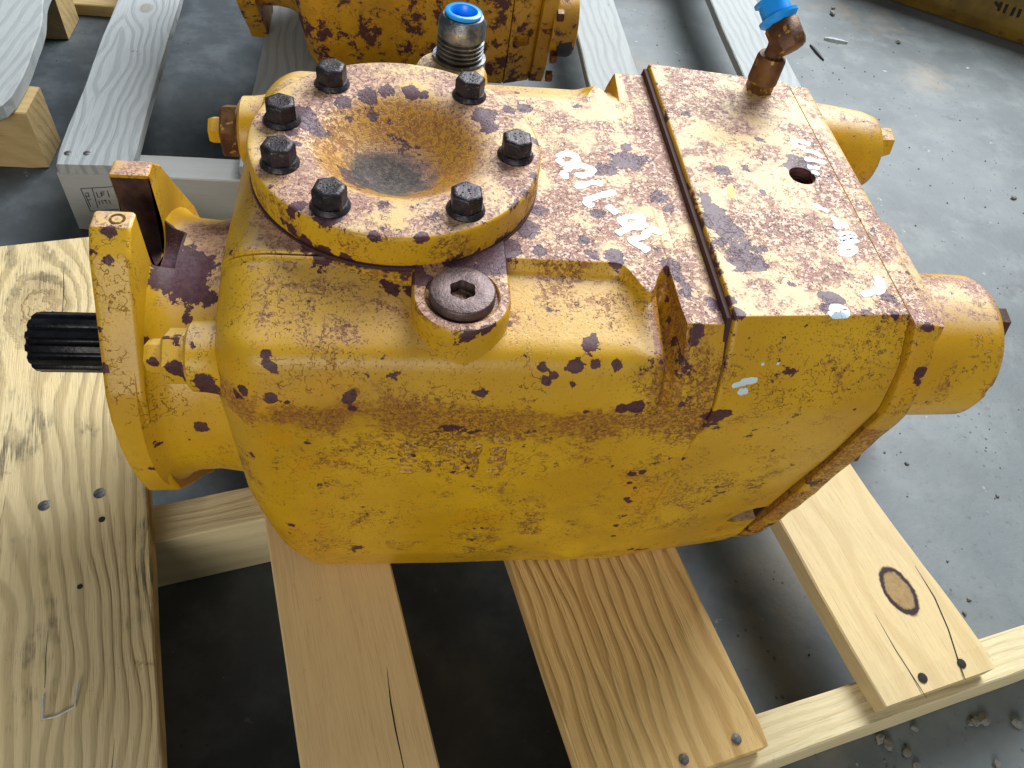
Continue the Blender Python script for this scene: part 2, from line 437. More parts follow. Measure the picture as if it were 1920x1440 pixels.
block = new_obj('rear_block', boolean(block_mesh('rear_block', .1925, .3045), [cut1, cut2]), 'paint', pump)
# thread inside the tapped hole
bm = bmesh.new()
revolve(bm, [(-.0395, .0086)] + [(-.038 + i * .0012, .0084 - (.0010 if i % 2 else 0)) for i in range(31)] , (.2775, .008, .4365), (0, 0, 1), 28, False)
new_obj('tapped_hole_thread', to_mesh('thread', bm), 'rust', block)
bm = bmesh.new(); revolve(bm, [(0, .0086), (.002, .0086)], (.2775, .008, .398), (0, 0, 1), 24); new_obj('hole_bottom', to_mesh('hb', bm), 'dark', block)

# joint between casing and block, and between block and end plate
def slab(name, x0, x1, k, dz, mat):
    rings = []
    for x in (x0, x1):
        t = (x - .1925) / .112
        rings.append([Vector((x, .007 + (a.lerp(b, t).x - .007) * k, .27 + (a.lerp(b, t).y - .27) * k + dz)) for a, b in zip(q0, q1)])
    bm = bmesh.new(); loft(bm, rings); return new_obj(name, to_mesh(name, bm), mat, pump)
slab('joint_gasket', .1895, .1935, .985, -.001, 'gasket')
slab('end_gasket', .3040, .3070, .984, -.001, 'gasket')

E0 = [(-.1275, .436, .004), (-.139, .419, .012), (-.153, .381, .03), (-.1445, .307, .05), (-.1365, .240, .05), (-.120, .150, .03), (-.104, .112, .012),
      (.118, .112, .012), (.131, .150, .03), (.147, .240, .05), (.155, .307, .05), (.163, .381, .03), (.148, .419, .012), (.128, .436, .004)]
e0, ec = round_poly(E0, 6, None, .003)
bm = bmesh.new(); rings = []
for x, ins in [(.3065, .0015), (.3075, .0003), (.310, 0), (.314, 0), (.3185, 0), (.3225, .0005), (.3255, .003), (.3270, .007)]:
    k = 1 - ins / .15
    rings.append([Vector((x, .007 + (p.x - .007) * k + mnoise.noise(Vector((x * 60, p.x * 60, p.y * 60))) * .0010, .27 + (p.y - .27) * k)) for p in e0])
loft(bm, rings); plate = new_obj('end_plate', to_mesh('end_plate', bm), 'paint', pump)

# end-plate bolts that peep past its edge
for (y, z) in ((-.128, .300), (-.118, .235), (-.106, .170), (-.05, .14), (.06, .14), (.12, .25), (.13, .33), (0.0, .405)):
    bm = bmesh.new(); revolve(bm, [(0, .0105), (.002, .0105), (.0022, .009), (.0032, .0088)], (.326, y, z), (1, 0, 0), 24)
    hexpr(bm, (.3285, y, z), (1, 0, 0), .0145, .0085, .3); new_obj('plate_bolt', to_mesh('pb', bm), 'brown', plate)

# large near cylinder with its end cap
cy, cz, cr = -.073, .357, .052
bm = bmesh.new()
revolve(bm, refine([(.320, cr + .010), (.327, cr + .010), (.331, cr + .004), (.337, cr + .0012), (.346, cr), (.402, cr - .001), (.4065, cr - .0035), (.4085, cr - .008), (.4088, 0)], .0035), (0, cy, cz), (1, 0, 0), 96, True)
me = to_mesh('servo', bm)
cutb = bmesh.new(); box(cutb, (.4025, cy - .06, cz + .004), (.44, cy - .025, cz + .012), .002)
servo = new_obj('servo_cylinder', boolean(me, [cutb]), 'paint_side', pump)
bm = bmesh.new(); hexpr(bm, (.4075, cy - .010, cz + .036), (1, 0, 0), .019, .0075, .2); new_obj('cylinder_bolt', to_mesh('cb', bm), 'rust', servo)
# blend web between plate and cylinder
bm = bmesh.new(); box(bm, (.318, cy - .045, cz - .02), (.345, cy + .06, cz + .068), .012); new_obj('cylinder_web', to_mesh('web', bm), 'paint_side', pump)

# small far cylinder
fy, fz = .103, .397
bm = bmesh.new()
revolve(bm, refine([(.320, .036), (.345, .034), (.370, .031), (.380, .028), (.3845, .022), (.3848, 0)], .003), (0, fy, fz), (1, 0, 0), 64)
far_c = new_obj('pilot_cylinder', to_mesh('fc', bm), 'paint_side', pump)
bm = bmesh.new(); hexpr(bm, (.3835, fy - .001, fz + .010), (1, 0, 0), .021, .013, .25); new_obj('cylinder_bolt', to_mesh('cb', bm), 'paint_side', far_c)
bm = bmesh.new(); revolve(bm, [(.322, .024), (.362, .022), (.368, .016), (.3685, 0)], (0, fy - .030, fz - .028), (1, 0, 0), 40); new_obj('pilot_boss', to_mesh('pbs', bm), 'paint_side', far_c)

# neck, mounting flange
bm = bmesh.new()
revolve(bm, refine([(-.170, .112), (-.1655, .1075), (-.160, .1025), (-.152, .0995), (-.135, .0985), (-.118, .101), (-.108, .106), (-.1005, .115), (-.096, .126)], .0028), (0, AX[0], AX[1]), (1, 0, 0), 220)
cutn = bmesh.new(); revolve(cutn, [(-.20, .0245), (-.1515, .0245)], (0, .010, .3625), (1, 0, 0), 64)
neck = new_obj('neck', boolean(to_mesh('neck', bm), [cutn]), 'paint', pump)
fy0 = .008; ZC = AX[1]
def flange_outline():
    tz, bz = .3975, 2 * ZC - .3975
    half = [(-.0105, tz), (-.0255, tz), (-.040, .385), (-.0685, .3405), (-.090, .308), (-.0975, .288), (-.1015, .262), (-.1020, .245), (-.0995, .215), (-.0935, .190), (-.070, .160), (-.040, .125), (-.0255, bz + .002), (-.0085, bz + .002)]
    slot = []
    r = .0185; c = .359
    for i in range(13):
        a = math.pi * i / 12
        slot.append((fy0 + r * math.cos(a), c - r * math.sin(a)))
    pts = [(y + fy0 * .0, z) for y, z in half]
    mir = [(2 * fy0 - y, z) for y, z in half[::-1]]
    # near side down, far side up, slot at the top
    return pts + mir + slot
def densify(p, st):
    out = []
    for i in range(len(p)):
        a = Vector(p[i]); b = Vector(p[(i + 1) % len(p)]); n = max(1, int((b - a).length / st))
        out += [a.lerp(b, j / n) for j in range(n)]
    return out
fo = densify(flange_outline(), .0035)
bm = bmesh.new()
n = len(fo)
def finset(d):
    out = []
    for i in range(n):
        p = fo[i]; a = fo[i - 1]; b = fo[(i + 1) % n]
        t = ((p - a).normalized() + (b - p).normalized()).normalized(); nn = Vector((t.y, -t.x)); out.append(p - nn * d)
    return out
ar = sum(fo[i - 1].x * fo[i].y - fo[i].x * fo[i - 1].y for i in range(n)); sgn = 1 if ar > 0 else -1
vs = []
for x, d in [(-.1900, .0016), (-.1888, .0003), (-.187, 0), (-.182, 0), (-.177, 0), (-.172, 0), (-.168, 0), (-.1662, .0003), (-.165, .0016)]:
    vs.append([bm.verts.new((x, p.x, p.y)) for p in finset(d * sgn)])
for a, b in zip(vs, vs[1:]):
    for i in range(n): bm.faces.new((a[i], a[(i + 1) % n], b[(i + 1) % n], b[i]))
f1 = bm.faces.new(vs[0]); f2 = bm.faces.new(vs[-1][::-1])
bmesh.ops.triangulate(bm, faces=[f1, f2])
flange = new_obj('mounting_flange', to_mesh('flange', bm), 'paint_side', pump)
bm = bmesh.new(); revolve(bm, [(-.198, .058), (-.1975, .060), (-.188, .060)], (0, AX[0], AX[1]), (1, 0, 0), 96); new_obj('pilot_ring', to_mesh('pilot', bm), 'rust', flange)
# rusty slot wall and small plugged hole
bm = bmesh.new(); rr = []
for x in (-.189, -.1655):
    rr.append([(x, fy0 + .0182 * math.cos(a), .359 - .0182 * math.sin(a)) for a in (math.pi * i / 20 for i in range(21))])
rr = [[(r[0][0], fy0 + .0182, .395)] + r + [(r[0][0], fy0 - .0182, .395)] for r in rr]
a = [bm.verts.new(p) for p in rr[0]]; b = [bm.verts.new(p) for p in rr[1]]
for i in range(len(a) - 1): bm.faces.new((a[i], a[i + 1], b[i + 1], b[i]))
new_obj('slot_wall', to_mesh('slotwall', bm), 'rust', flange)
bm = bmesh.new(); revolve(bm, [(0, .0052), (.0007, .0050), (.0008, .0034), (-.001, .0030), (-.001, 0)], (-.1745, -.0175, .3970), (0, 0, 1), 24); new_obj('grease_hole', to_mesh('gh', bm), 'brown', flange)
bm = bmesh.new(); revolve(bm, [(0, .0026), (.0002, .0026)], (-.1745, -.0175, .3966), (0, 0, 1), 16); new_obj('hole_bottom', to_mesh('gh2', bm), 'dark', flange)

# splined shaft
bm = bmesh.new(); NS = 13; seg = NS * 10; rings = []
def spl(r0, r1):
    out = []
    for i in range(seg):
        ph = (i % 10) / 10; k = 2 * math.pi * i / seg
        r = r1 if ph < .42 else (r1 + (r0 - r1) * sst(ph, .42, .54) if ph < .54 else (r0 if ph < .86 else r0 + (r1 - r0) * sst(ph, .86, .99)))
        out.append((k, r))
    return out
for x, s0 in [(-.277, .86), (-.2762, .93), (-.274, 1), (-.235, 1), (-.222, 1)]:
    rings.append([Vector((x, AX[0] + r * s0 * math.cos(k), AX[1] + r * s0 * math.sin(k))) for k, r in spl(.0205, .0236)])
for x in (-.2205, -.185):
    rings.append([Vector((x, AX[0] + .0232 * math.cos(k), AX[1] + .0232 * math.sin(k))) for k, r in spl(.02, .02)])
loft(bm, rings); shaft = new_obj('splined_shaft', to_mesh('shaft', bm), 'shaft', pump, smooth=True)
bm = bmesh.new(); revolve(bm, [(0, .004), (.0005, .004), (.0005, 0)], (-.2777, AX[0], AX[1]), (1, 0, 0), 16); new_obj('centre_hole', to_mesh('ch', bm), 'dark', shaft)

# round dished cover
bm = bmesh.new()
prof = [(0, 0)]
def dish(r_): return .4550 - .0285 * .5 * (1 + math.cos(math.pi * min(1, r_ / .0635) ** 1.25))
prof = [(dish(0), .0005)]
bowl = [(dish(r_), r_) for r_ in [.0640 * i / 24 for i in range(1, 25)]] + [(.4550, .0680)]
outer = [(.4550, .0868), (.4547, .0885), (.4538, .0896), (.4525, .0900), (.4350, .0900), (.4338, .0893), (.4330, .088), (.4300, .087), (.4200, .080), (.4100, .060), (.4075, .030), (.4072, .0005)]
revolve(bm, refine(prof + bowl + outer, .0022), (0, 0, 0), (0, 0, 1), 220)
disc = new_obj('dished_cover', to_mesh('disc', bm), 'disc', pump)
bm = bmesh.new(); revolve(bm, [(.418, .0905), (.4332, .0905), (.4333, .0800)], (0, 0, 0), (0, 0, 1), 120, False); new_obj('cover_gasket', to_mesh('cg', bm), 'gasket', disc)
# casing pad the cover sits on
bm = bmesh.new(); revolve(bm, refine([(.395, .100), (.412, .0945), (.426, .0918), (.4312, .0912), (.4312, .0875), (.410, .0875)], .0025), (0, 0, 0), (0, 0, 1), 200, False); pad = new_obj('cover_pad', to_mesh('pad', bm), 'paint', pump)
for ang, rr_, ph in ((-119.5, .0745, .25), (-58, .0745, .55), (-7, .0735, .5), (49, .0715, .1), (127, .0715, .3), (169, .0720, .65), (-157, .0735, .2)):
    x, y = rr_ * math.cos(R(ang)), rr_ * math.sin(R(ang))
    bm = bmesh.new(); revolve(bm, [(-.002, .0112), (.0008, .0115), (.0022, .0106), (.0032, .0098), (.0034, .006)], (x, y, .455), (0, 0, 1), 40)
    r6 = .0172 / math.sqrt(3)
    revolve(bm, [(.002, r6), (.0118, r6), (.0130, r6 * .93), (.0136, r6 * .80), (.0134, r6 * .62), (.01335, 0)], (x, y, .455), (0, 0, 1), 6, True, ph * 1.05)
    bo = new_obj('cover_bolt', to_mesh('bolt', bm), 'bolt', disc, smooth=True)
    bm = bmesh.new()
    for i in range(7):
        a_ = random.uniform(0, 6.28); q = random.uniform(.001, .0058); revolve(bm, [(0, .0007), (.0003, .0004), (.0004, 0)], (x + q * math.cos(a_), y + q * math.sin(a_), .4684), (0, 0, 1), 6)
    new_obj('grade_mark', to_mesh('gm', bm), 'bolt', bo)

# socket plug on its boss
bx, by, br = .0372, -.1105, .0282
out = [(bx + br * math.cos(a), by + br * math.sin(a)) for a in (math.pi + math.pi * i / 28 for i in range(29))] + [(bx + br, by + .02), (bx + br, -.055), (bx - br, -.055), (bx - br, by + .02)]
out = [tuple(p) for p in densify(out, .003)]
bm = bmesh.new(); nO = len(out)
def oin(d):
    r_ = []
    for i in range(nO):
        p = Vector(out[i]); a = Vector(out[i - 1]); b = Vector(out[(i + 1) % nO]); t = ((p - a).normalized() + (b - p).normalized()).normalized(); r_.append(p + Vector((t.y, -t.x)) * d)
    return r_
lv = [[Vector((p.x, p.y, z)) for p in oin(d)] for z, d in ((.402, .0035), (.407, .0030), (.4105, .0020), (.4140, .0010), (.418, .0002), (.423, 0), (.428, 0), (.4315, -.0004), (.4330, -.0016), (.4333, -.003))]
def circ(r, z):
    r_ = []
    for p in out:
        k = math.atan2(p[1] - by, p[0] - bx); r_.append(Vector((bx + r * math.cos(k), by + r * math.sin(k), z)))
    return r_
lv += [[a.lerp(b, .5) for a, b in zip(lv[-1], circ(.0218, .4333))], circ(.0218, .4333), circ(.0212, .4328), circ(.0210, .4306)]
loft(bm, lv)
boss = new_obj('plug_boss', to_mesh('boss', bm), 'paint', pump)
bm = bmesh.new(); rings = []
HX = 6; sg = 48
hexr = lambda k, r: r * (1 - .13 * (0.5 + .5 * math.cos(6 * k)))
for r, z, hx in ((.0188, .4285, 0), (.0188, .4365, 0), (.0182, .4375, 0), (.0175, .4378, 0), (.0105, .4378, .5), (.0078, .4376, 1), (.0074, .4366, 1), (.0073, .4250, 1)):
    rings.append([Vector((bx + (hexr(k, r) if hx else r) * math.cos(k), by + (hexr(k, r) if hx else r) * math.sin(k), z)) for k in (2 * math.pi * i / sg for i in range(sg))])
loft(bm, rings); plug = new_obj('socket_plug', to_mesh('plug', bm), 'plug', pump)
bm = bmesh.new(); revolve(bm, [(.4250, .0074), (.4262, .0074)], (bx, by, 0), (0, 0, 1), 24); new_obj('socket_bottom', to_mesh('sb', bm), 'dark', plug)

# adjusting screws on the neck side of the casing
def adjuster(y, z, x0, rb, nut_mat, tip_mat, nut_af, nl, tl, tip_af):
    bm = bmesh.new(); revolve(bm, refine([(0, rb + .008), (-.012, rb + .004), (-.020, rb + .001), (-.026, rb), (-.0335, rb - .0005), (-.0355, rb - .003), (-.0357, 0)], .003), (x0 + .0357, y, z), (1, 0, 0), 56)
    bs = new_obj('screw_boss', to_mesh('sboss', bm), 'paint', pump)
    def fine(b_): bmesh.ops.subdivide_edges(b_, edges=b_.edges[:], cuts=3, use_grid_fill=True); return b_
    bm = bmesh.new(); revolve(bm, [(.001, nut_af * .55), (-.0015, nut_af * .57), (-.0018, nut_af * .5)], (x0, y, z), (1, 0, 0), 30)
    hexpr(bm, (x0 - .001, y, z), (-1, 0, 0), nut_af, nl, .5); new_obj('lock_nut', to_mesh('nut', fine(bm)), nut_mat, bs)
    bm = bmesh.new(); hexpr(bm, (x0 - nl, y, z), (-1, 0, 0), tip_af, tl, .5, .25); new_obj('adjusting_screw', to_mesh('tip', fine(bm)), tip_mat, bs)
adjuster(-.110, .375, -.1195, .0215, 'paint', 'paint', .029, .0125, .0115, .0175)
adjuster(.090, .392, -.1130, .025, 'brown', 'paint_side', .034, .0120, .0105, .0170)

# threaded port with blue cap (far side) on its boss
px_, py_ = .0330, .1345
bm = bmesh.new(); revolve(bm, refine([(.36, .040), (.390, .034), (.410, .030), (.4235, .0275), (.4265, .0255), (.4270, 0)], .003), (px_ + .006, py_, 0), (0, 0, 1), 64)
pb = new_obj('port_boss', to_mesh('portboss', bm), 'paint', pump)
bm = bmesh.new(); prof = [(.422, .0205), (.4290, .0205), (.4292, .0165)]
z = .4300
for i in range(4): prof += [(z, .0158), (z + .0010, .0180), (z + .0020, .0180), (z + .0030, .0158)]; z += .0034
prof += [(z + .0005, .0158), (z + .002, .0182), (z + .012, .0180), (z + .0165, .0152), (z + .0168, .0128), (z + .010, .0122)]
revolve(bm, prof, (px_, py_, 0), (.03, .04, 1), 64, True); port = new_obj('threaded_port', to_mesh('port', bm), 'thread', pump)
cb = Vector((px_ + (z + .0165) * .03, py_ + (z + .0165) * .04, 0))
bm = bmesh.new(); zz = z + .0170
revolve(bm, [(zz - .008, .0118), (zz, .0120), (zz, .0136), (zz + .0022, .0138), (zz + .0028, .0130), (zz + .0028, .0105), (zz + .0020, .0098), (zz - .006, .0092), (zz - .0062, 0)], (px_, py_, 0), (.03, .04, 1), 56)
new_obj('blue_cap', to_mesh('cap', bm), 'blue', port)

# elbow fitting on the rear block
ex, ey = .2760, .1150; ez = .4365
bm = bmesh.new(); revolve(bm, [(-.003, .0140), (.0006, .0140), (.0010, .0125)], (ex, ey, ez), (0, 0, 1), 40)
revolve(bm, [(0, .0105), (.001, .0108), (.010, .0108), (.0105, .0112)], (ex, ey, ez), (0, 0, 1), 6, True, .35)
revolve(bm, [(.0100, .0113), (.0275, .0110), (.0305, .0100), (.0310, .0068), (.036, .0064), (.043, .0075)], (ex, ey, ez), (.02, 0, 1), 40)
elbow = new_obj('elbow_fitting', to_mesh('elbow', bm), 'brown', pump)
oc = Vector((ex + .003, ey, ez + .0475)); od = Vector((-.42, .71, .56)).normalized()
bm = bmesh.new(); revolve(bm, [(-.0135, .0085), (-.0120, .0112), (-.0080, .0128), (.0060, .0128), (.0085, .0110)], oc, od, 8, True, .2)
new_obj('elbow_block', to_mesh('eb', bm), 'brown', elbow)
bm = bmesh.new(); revolve(bm, [(.0075, .0102), (.0110, .0140), (.0135, .0142), (.0140, .0110), (.0240, .0105), (.0250, .0125), (.0270, .0125), (.0274, .0095), (.018, .009), (.018, 0)], oc, od, 48)
new_obj('blue_cap', to_mesh('cap2', bm), 'blue', elbow)

# ------------------------------------------------------------------ wear, stains and some painted-in recess shade on the castings
parts = [o for o in bpy.data.objects if o.type == 'MESH' and o.data.materials and o.data.materials[0] and o.data.materials[0].name.endswith('paint') or (o.type == 'MESH' and o.data.materials and o.data.materials[0].name in ('yellow_paint_clean',))]
trees = []
og = ORIGIN[pump]
vv, ff = [], []
for o in parts:
    b0 = len(vv); vv += [v.co + og for v in o.data.vertices]; ff += [[b0 + i for i in p.vertices] for p in o.data.polygons]
BV = BVHTree.FromPolygons(vv, ff)
def hit(px, py):
    d = ray(px, py); loc, nrm, idx, dist = BV.ray_cast(CAM, d)
    return loc, nrm
CH = [  # pixel x, y, radius in pixels, strength
 (335,495,52,1.2),(350,530,36,1.1),(300,524,22,1),(352,468,24,.9),(345,555,18,.7),(385,722,26,1),(330,690,16,1),(345,705,14,1),(312,632,12,.9),(333,628,10,.9),(290,680,12,1),(275,640,9,.8),(350,600,9,.8),(362,650,12,.8),(395,735,18,1),(395,560,16,.7),(330,640,14,.8),(420,480,14,.6),
 (208,436,20,1),(201,483,11,1),(170,470,8,1),(188,620,9,1),(196,690,12,1),(225,630,9,.8),(205,545,7,.7),(290,880,10,.8),(380,800,12,.8),(300,830,10,.6),
 (560,215,30,1),(590,240,22,.9),(545,250,14,.8),(690,176,15,.9),(725,170,15,1),(775,172,15,1),(795,178,12,.9),(640,190,14,.9),(655,225,12,.7),(700,222,12,.7),(905,215,22,1),(915,240,18,.9),(955,205,14,.9),(985,205,12,.7),(620,250,14,.6),(965,300,18,.9),
 (555,270,10,.8),(610,405,24,.8),(560,385,14,.9),(510,350,12,.9),(545,400,10,.9),(720,430,8,.7),(700,445,16,.9),(790,442,14,.9),(905,415,14,.7),(985,360,14,.8),(1000,330,10,.8),(745,432,8,.8),(720,380,12,.5),
 (545,430,12,.9),(575,455,16,1),(610,475,18,1),(650,485,14,.9),(530,415,10,.9),(900,492,26,.9),(950,465,28,1),(985,430,24,.9),(1010,395,16,.8),(785,520,22,1),(770,545,14,.9),(940,500,20,.9),(860,500,26,.9),
 (735,545,18,.8),(720,530,10,.8),(715,535,8,.8),(880,630,16,.8),(912,620,14,.8),(925,610,10,.8),(850,640,9,.6),(955,605,12,.7),
 (1165,300,30,1),(1140,318,26,1),(1175,275,16,.9),(1195,300,14,.7),(1095,450,10,.7),(1110,478,16,.9),(1150,482,20,.9),(1010,470,14,.9),(1120,400,12,.9),(1235,370,14,.8),(1255,390,12,.7),(1260,500,20,.8),(1285,545,18,.8),(1270,520,16,.8),(1080,200,8,.4),
 (1330,385,18,.9),(1345,405,26,1),(1370,435,26,1),(1390,470,32,1),(1410,490,26,1),(1350,455,18,.8),(1390,495,22,.9),(1425,470,18,.8),(1355,320,16,.8),(1360,345,10,.7),(1320,370,12,.8),(1345,575,16,.9),(1385,585,16,.8),(1370,560,12,.8),(1495,340,36,.9),(1485,535,12,.7),(1430,360,8,.7),(1560,560,22,.7),(1550,580,16,.7),(1420,260,10,.6),(1400,320,10,.6),(1330,420,14,.9),(1340,500,12,.9),(1352,540,10,.9),
 (1670,560,14,.6),(1680,590,12,.7),(1760,615,10,.8),(1740,612,9,.7),(1725,700,12,.8),(1720,720,9,.8),(1720,650,10,.6),
 (655,748,14,1),(660,765,10,1),(665,740,8,.8),(510,747,12,1),(540,755,9,1),(500,662,9,1),(512,690,8,1),(497,680,7,.9),(455,730,10,1),(445,740,8,1),(1110,640,16,1),(1100,650,12,.8),(1080,685,15,1),(1115,683,10,.9),(1015,688,11,1),(1025,715,10,.9),(1073,720,10,.9),(1155,684,11,1),(1195,765,12,1),(1185,760,8,.8),(1165,767,10,.9),(1100,772,9,.9),(905,738,13,1),(890,735,10,.6),(985,670,7,.8),(1040,705,8,.7),(965,740,8,.7),
 (1332,780,12,1),(1348,778,14,1),(1362,776,10,1),(1350,700,8,.8),(1280,860,6,1),(1275,868,6,.9),(1205,885,7,1),(1185,890,8,1),(1180,905,6,1),(1190,915,7,.8),(1175,935,7,1),(1182,940,7,.9),(1195,1031,8,1),(1183,1030,7,1),(1208,1030,8,1),(1150,1005,8,.8),(1155,985,7,.8),(548,985,7,1),(545,1000,6,1),(575,830,5,.9),(640,845,5,.8),(470,850,5,.8),(888,992,4,1),(905,990,4,1),(760,885,9,1),(772,886,8,1),(1700,850,12,.7),(1650,830,12,.8),(1600,880,10,.8),(1560,920,10,.8),
 (1265,640,12,.8),(1275,670,12,.7),(1310,620,16,.9),(1300,640,12,.9),(1250,560,10,.6),(1255,600,10,.6)]
chips = []
for (px, py, pr, st) in CH:
    loc, nrm = hit(px, py)
    if loc is None: continue
    dist = (loc - CAM).length; chips.append((loc, pr * dist / FPX * 1.35, st))
from mathutils.kdtree import KDTree
for o in parts:
    me = o.data
    wa = me.attributes.new('wear', 'FLOAT', 'POINT'); sa = me.attributes.new('stain', 'FLOAT', 'POINT'); ba = me.attributes.new('bare', 'FLOAT', 'POINT'); fa_ = me.attributes.new('fresh', 'FLOAT', 'POINT')
    nv = len(me.vertices); W = [0.0] * nv; ST = [0.0] * nv; BA = [0.0] * nv; FR = [0.0] * nv
    kd = KDTree(nv)
    for i, v in enumerate(me.vertices): kd.insert(v.co + og, i)
    kd.balance()
    for loc, r, st in chips:
        for co, i, d in kd.find_range(loc, r * 1.6):
            W[i] = max(W[i], st * max(0.0, 1.15 - d / r))
    for i, v in enumerate(me.vertices):
        c = v.co + og
        e = mnoise.noise(c * 30)
        if o is disc:
            rad = math.hypot(c.x, c.y)
            if c.z > .4505 and rad > .0865: W[i] = max(W[i], .16 + .30 * mnoise.noise(c * 22))
            if rad < .056:
                ST[i] = sst(.056 - rad, 0, .012) * (1.0 + .8 * sst(c.x, -.02, .04)); W[i] = max(W[i], .30 * sst(.046 - rad, 0, .010) * sst(.004 + c.y * .6 - c.x, -.02, .03) + .2 * e)  # rust in the dish, plus the right wall's shade painted in as heavier stain
                BA[i] = 1.15 * sst(.050 - math.hypot(c.x + .006, c.y + .006), 0, .046)
        if o is block:
            if c.x < .1955 and c.z > .40: W[i] = max(W[i], .30 + .25 * e)
            if c.z > .433 and c.y < -.118: W[i] = max(W[i], .16 + .3 * e)
        if o is block and .2735 < c.x < .3035 and .185 < c.z < .2145 and -.118 < c.y < -.07: W[i] = 1.2  # shade inside the side pocket painted in through the chip mask
        if o is body:
            FR[i] = sst(-c.y, .080, .090) * (1 - sst(c.x, .135, .150))
            if c.x > .172 and c.z > .38: ST[i] = .5 + .4 * e
            if c.y < -.07: ST[i] = max(ST[i], math.exp(-((c.z - .371) / .017) ** 2) * (1.0 + .9 * e))
            if .15 < c.x < .170 and c.y < -.08 and c.z > .38: ST[i] = 1.0
        if o is plate:
            if c.y < -.10 and c.z < .36: ST[i] = .9; W[i] = max(W[i], .12 + .25 * e)
        if o is flange and (abs(c.x + .190) < .0022): W[i] = max(W[i], .12 + .40 * mnoise.noise(c * 45))
        if o is servo and c.x > .399: W[i] = max(W[i], .18 + .3 * e); ST[i] = .6
        if o is boss:
            if c.z > .429: W[i] = max(W[i], .16 + .4 * e); ST[i] = .5
            if c.y > -.085: W[i] = max(W[i], .75)
        if o is neck and c.x < -.1505 and math.hypot(c.y - .010, c.z - .3625) < .0252: W[i] = 1.3
        if o is pad: W[i] = max(W[i], .30 + .5 * e); ST[i] = .7
    wa.data.foreach_set('value', W); sa.data.foreach_set('value', ST); ba.data.foreach_set('value', BA); fa_.data.foreach_set('value', FR)

# bare metal settled in the dish: thin dark worn disc is part of the casting colour
def strokes(name, polys, width, mat, parent, lift=.0002, zoom=(1, 0, 0), thick=.00025):
    """flat marker strokes laid on the casting where the photo shows them"""
    s, ox, oy = zoom; bm = bmesh.new(); done = 0
    for pl in polys:
        pts = []
        P2 = [(ox + x / s, oy + y / s) for x, y in pl]
        sm = []
        for a, b in zip(P2, P2[1:]):
            m = max(1, int(math.hypot(b[0] - a[0], b[1] - a[1]) / 3))
            sm += [(a[0] + (b[0] - a[0]) * i / m, a[1] + (b[1] - a[1]) * i / m) for i in range(m)]
        sm.append(P2[-1])
        for _ in range(2):
            sm = [sm[0]] + [((a[0] + 2 * b[0] + c[0]) / 4, (a[1] + 2 * b[1] + c[1]) / 4) for a, b, c in zip(sm, sm[1:], sm[2:])] + [sm[-1]]
        for q in sm:
            loc, nrm = hit(*q)
            if loc is not None: pts.append((loc, nrm))
        if len(pts) < 2: continue
        ringL, ringR = [], []
        for i, (p, nn) in enumerate(pts):
            d = (pts[min(i + 1, len(pts) - 1)][0] - pts[max(i - 1, 0)][0])
            if d.length < 1e-7: continue
            sd = nn.cross(d.normalized()).normalized()
            wv = width * (.85 + .4 * mnoise.noise(p * 300 + Vector((done, 0, 0)))) * (.55 if i in (0, len(pts) - 1) else 1) / 2
            ringL.append((p + sd * wv, nn)); ringR.append((p - sd * wv, nn))
        lift_i = lift + done * .00002; done += 1
        t_ = [[bm.verts.new(p + nn * lift_i) for p, nn in r] for r in (ringL, ringR)]
        b_ = [[bm.verts.new(p - nn * .0004) for p, nn in r] for r in (ringL, ringR)]
        n_ = len(ringL)
        for i in range(n_ - 1):
            bm.faces.new((t_[0][i], t_[0][i + 1], t_[1][i + 1], t_[1][i]))
            bm.faces.new((t_[0][i], b_[0][i], b_[0][i + 1], t_[0][i + 1])); bm.faces.new((t_[1][i], t_[1][i + 1], b_[1][i + 1], b_[1][i]))
    return new_obj(name, to_mesh(name, bm), mat, parent, smooth=False)
Z6 = (2.743, 1000, 200)
strokes('white_marking', [
  [(125,262),(150,242),(205,246),(228,272),(200,298),(150,296),(126,268)], [(165,330),(200,308),(250,304),(308,322),(290,350),(235,356),(215,342)], [(150,330),(168,372)],
  [(215,418),(275,396),(345,386),(330,408)], [(262,486),(330,462),(422,440)], [(258,484),(306,518)], [(378,508),(432,552)],
  [(428,655),(500,622),(562,588),(545,566),(480,568),(446,590),(480,614),(540,622),(585,600)], [(592,626),(660,648)], [(590,640),(570,672),(500,684),(512,700),(560,722),(594,746)]], .0066, 'white', body, zoom=Z6)
strokes('white_marking', [
  [(1322,178),(1370,176),(1425,196)], [(1330,200),(1400,214)], [(1386,226),(1440,232),(1490,262)], [(1392,268),(1440,276),(1505,292)], [(1408,310),(1470,318)], [(1432,330),(1470,352)]], .0054, 'white', block, zoom=Z6)
strokes('white_marking', [
  [(1440,500),(1470,520),(1520,540)], [(1540,566),(1556,596),(1622,622)], [(1552,604),(1568,632)], [(1565,660),(1612,652),(1655,662),(1600,676),(1566,692),(1620,698),(1664,684)],
  [(1572,742),(1590,724),(1640,716),(1662,734),(1630,758),(1580,762),(1568,744)]], .0054, 'white', block, zoom=Z6)
strokes('blue_white_marking', [[(1752,872),(1790,900),(1800,930),(1772,950),(1730,954),(1690,972)], [(1760,900),(1780,940)], [(1525,1050),(1560,1030),(1610,1040),(1600,1072),(1545,1076),(1522,1052)], [(1560,1050),(1590,1056)]], .0062, 'whiteblue', block, zoom=Z6)
strokes('pale_paint_dab', [[(1372,724),(1400,716)], [(1384,732),(1396,736)], [(1388,716),(1420,712)], [(1394,728),(1400,738)]], .0050, 'whiteblue', block)
strokes('pale_paint_dab', [[(1427,682),(1433,683)], [(1456,681),(1461,682)]], .0030, 'whiteblue', block)
strokes('yellow_flake', [[(1368,346),(1374,372)]], .0050, 'leaf', block)
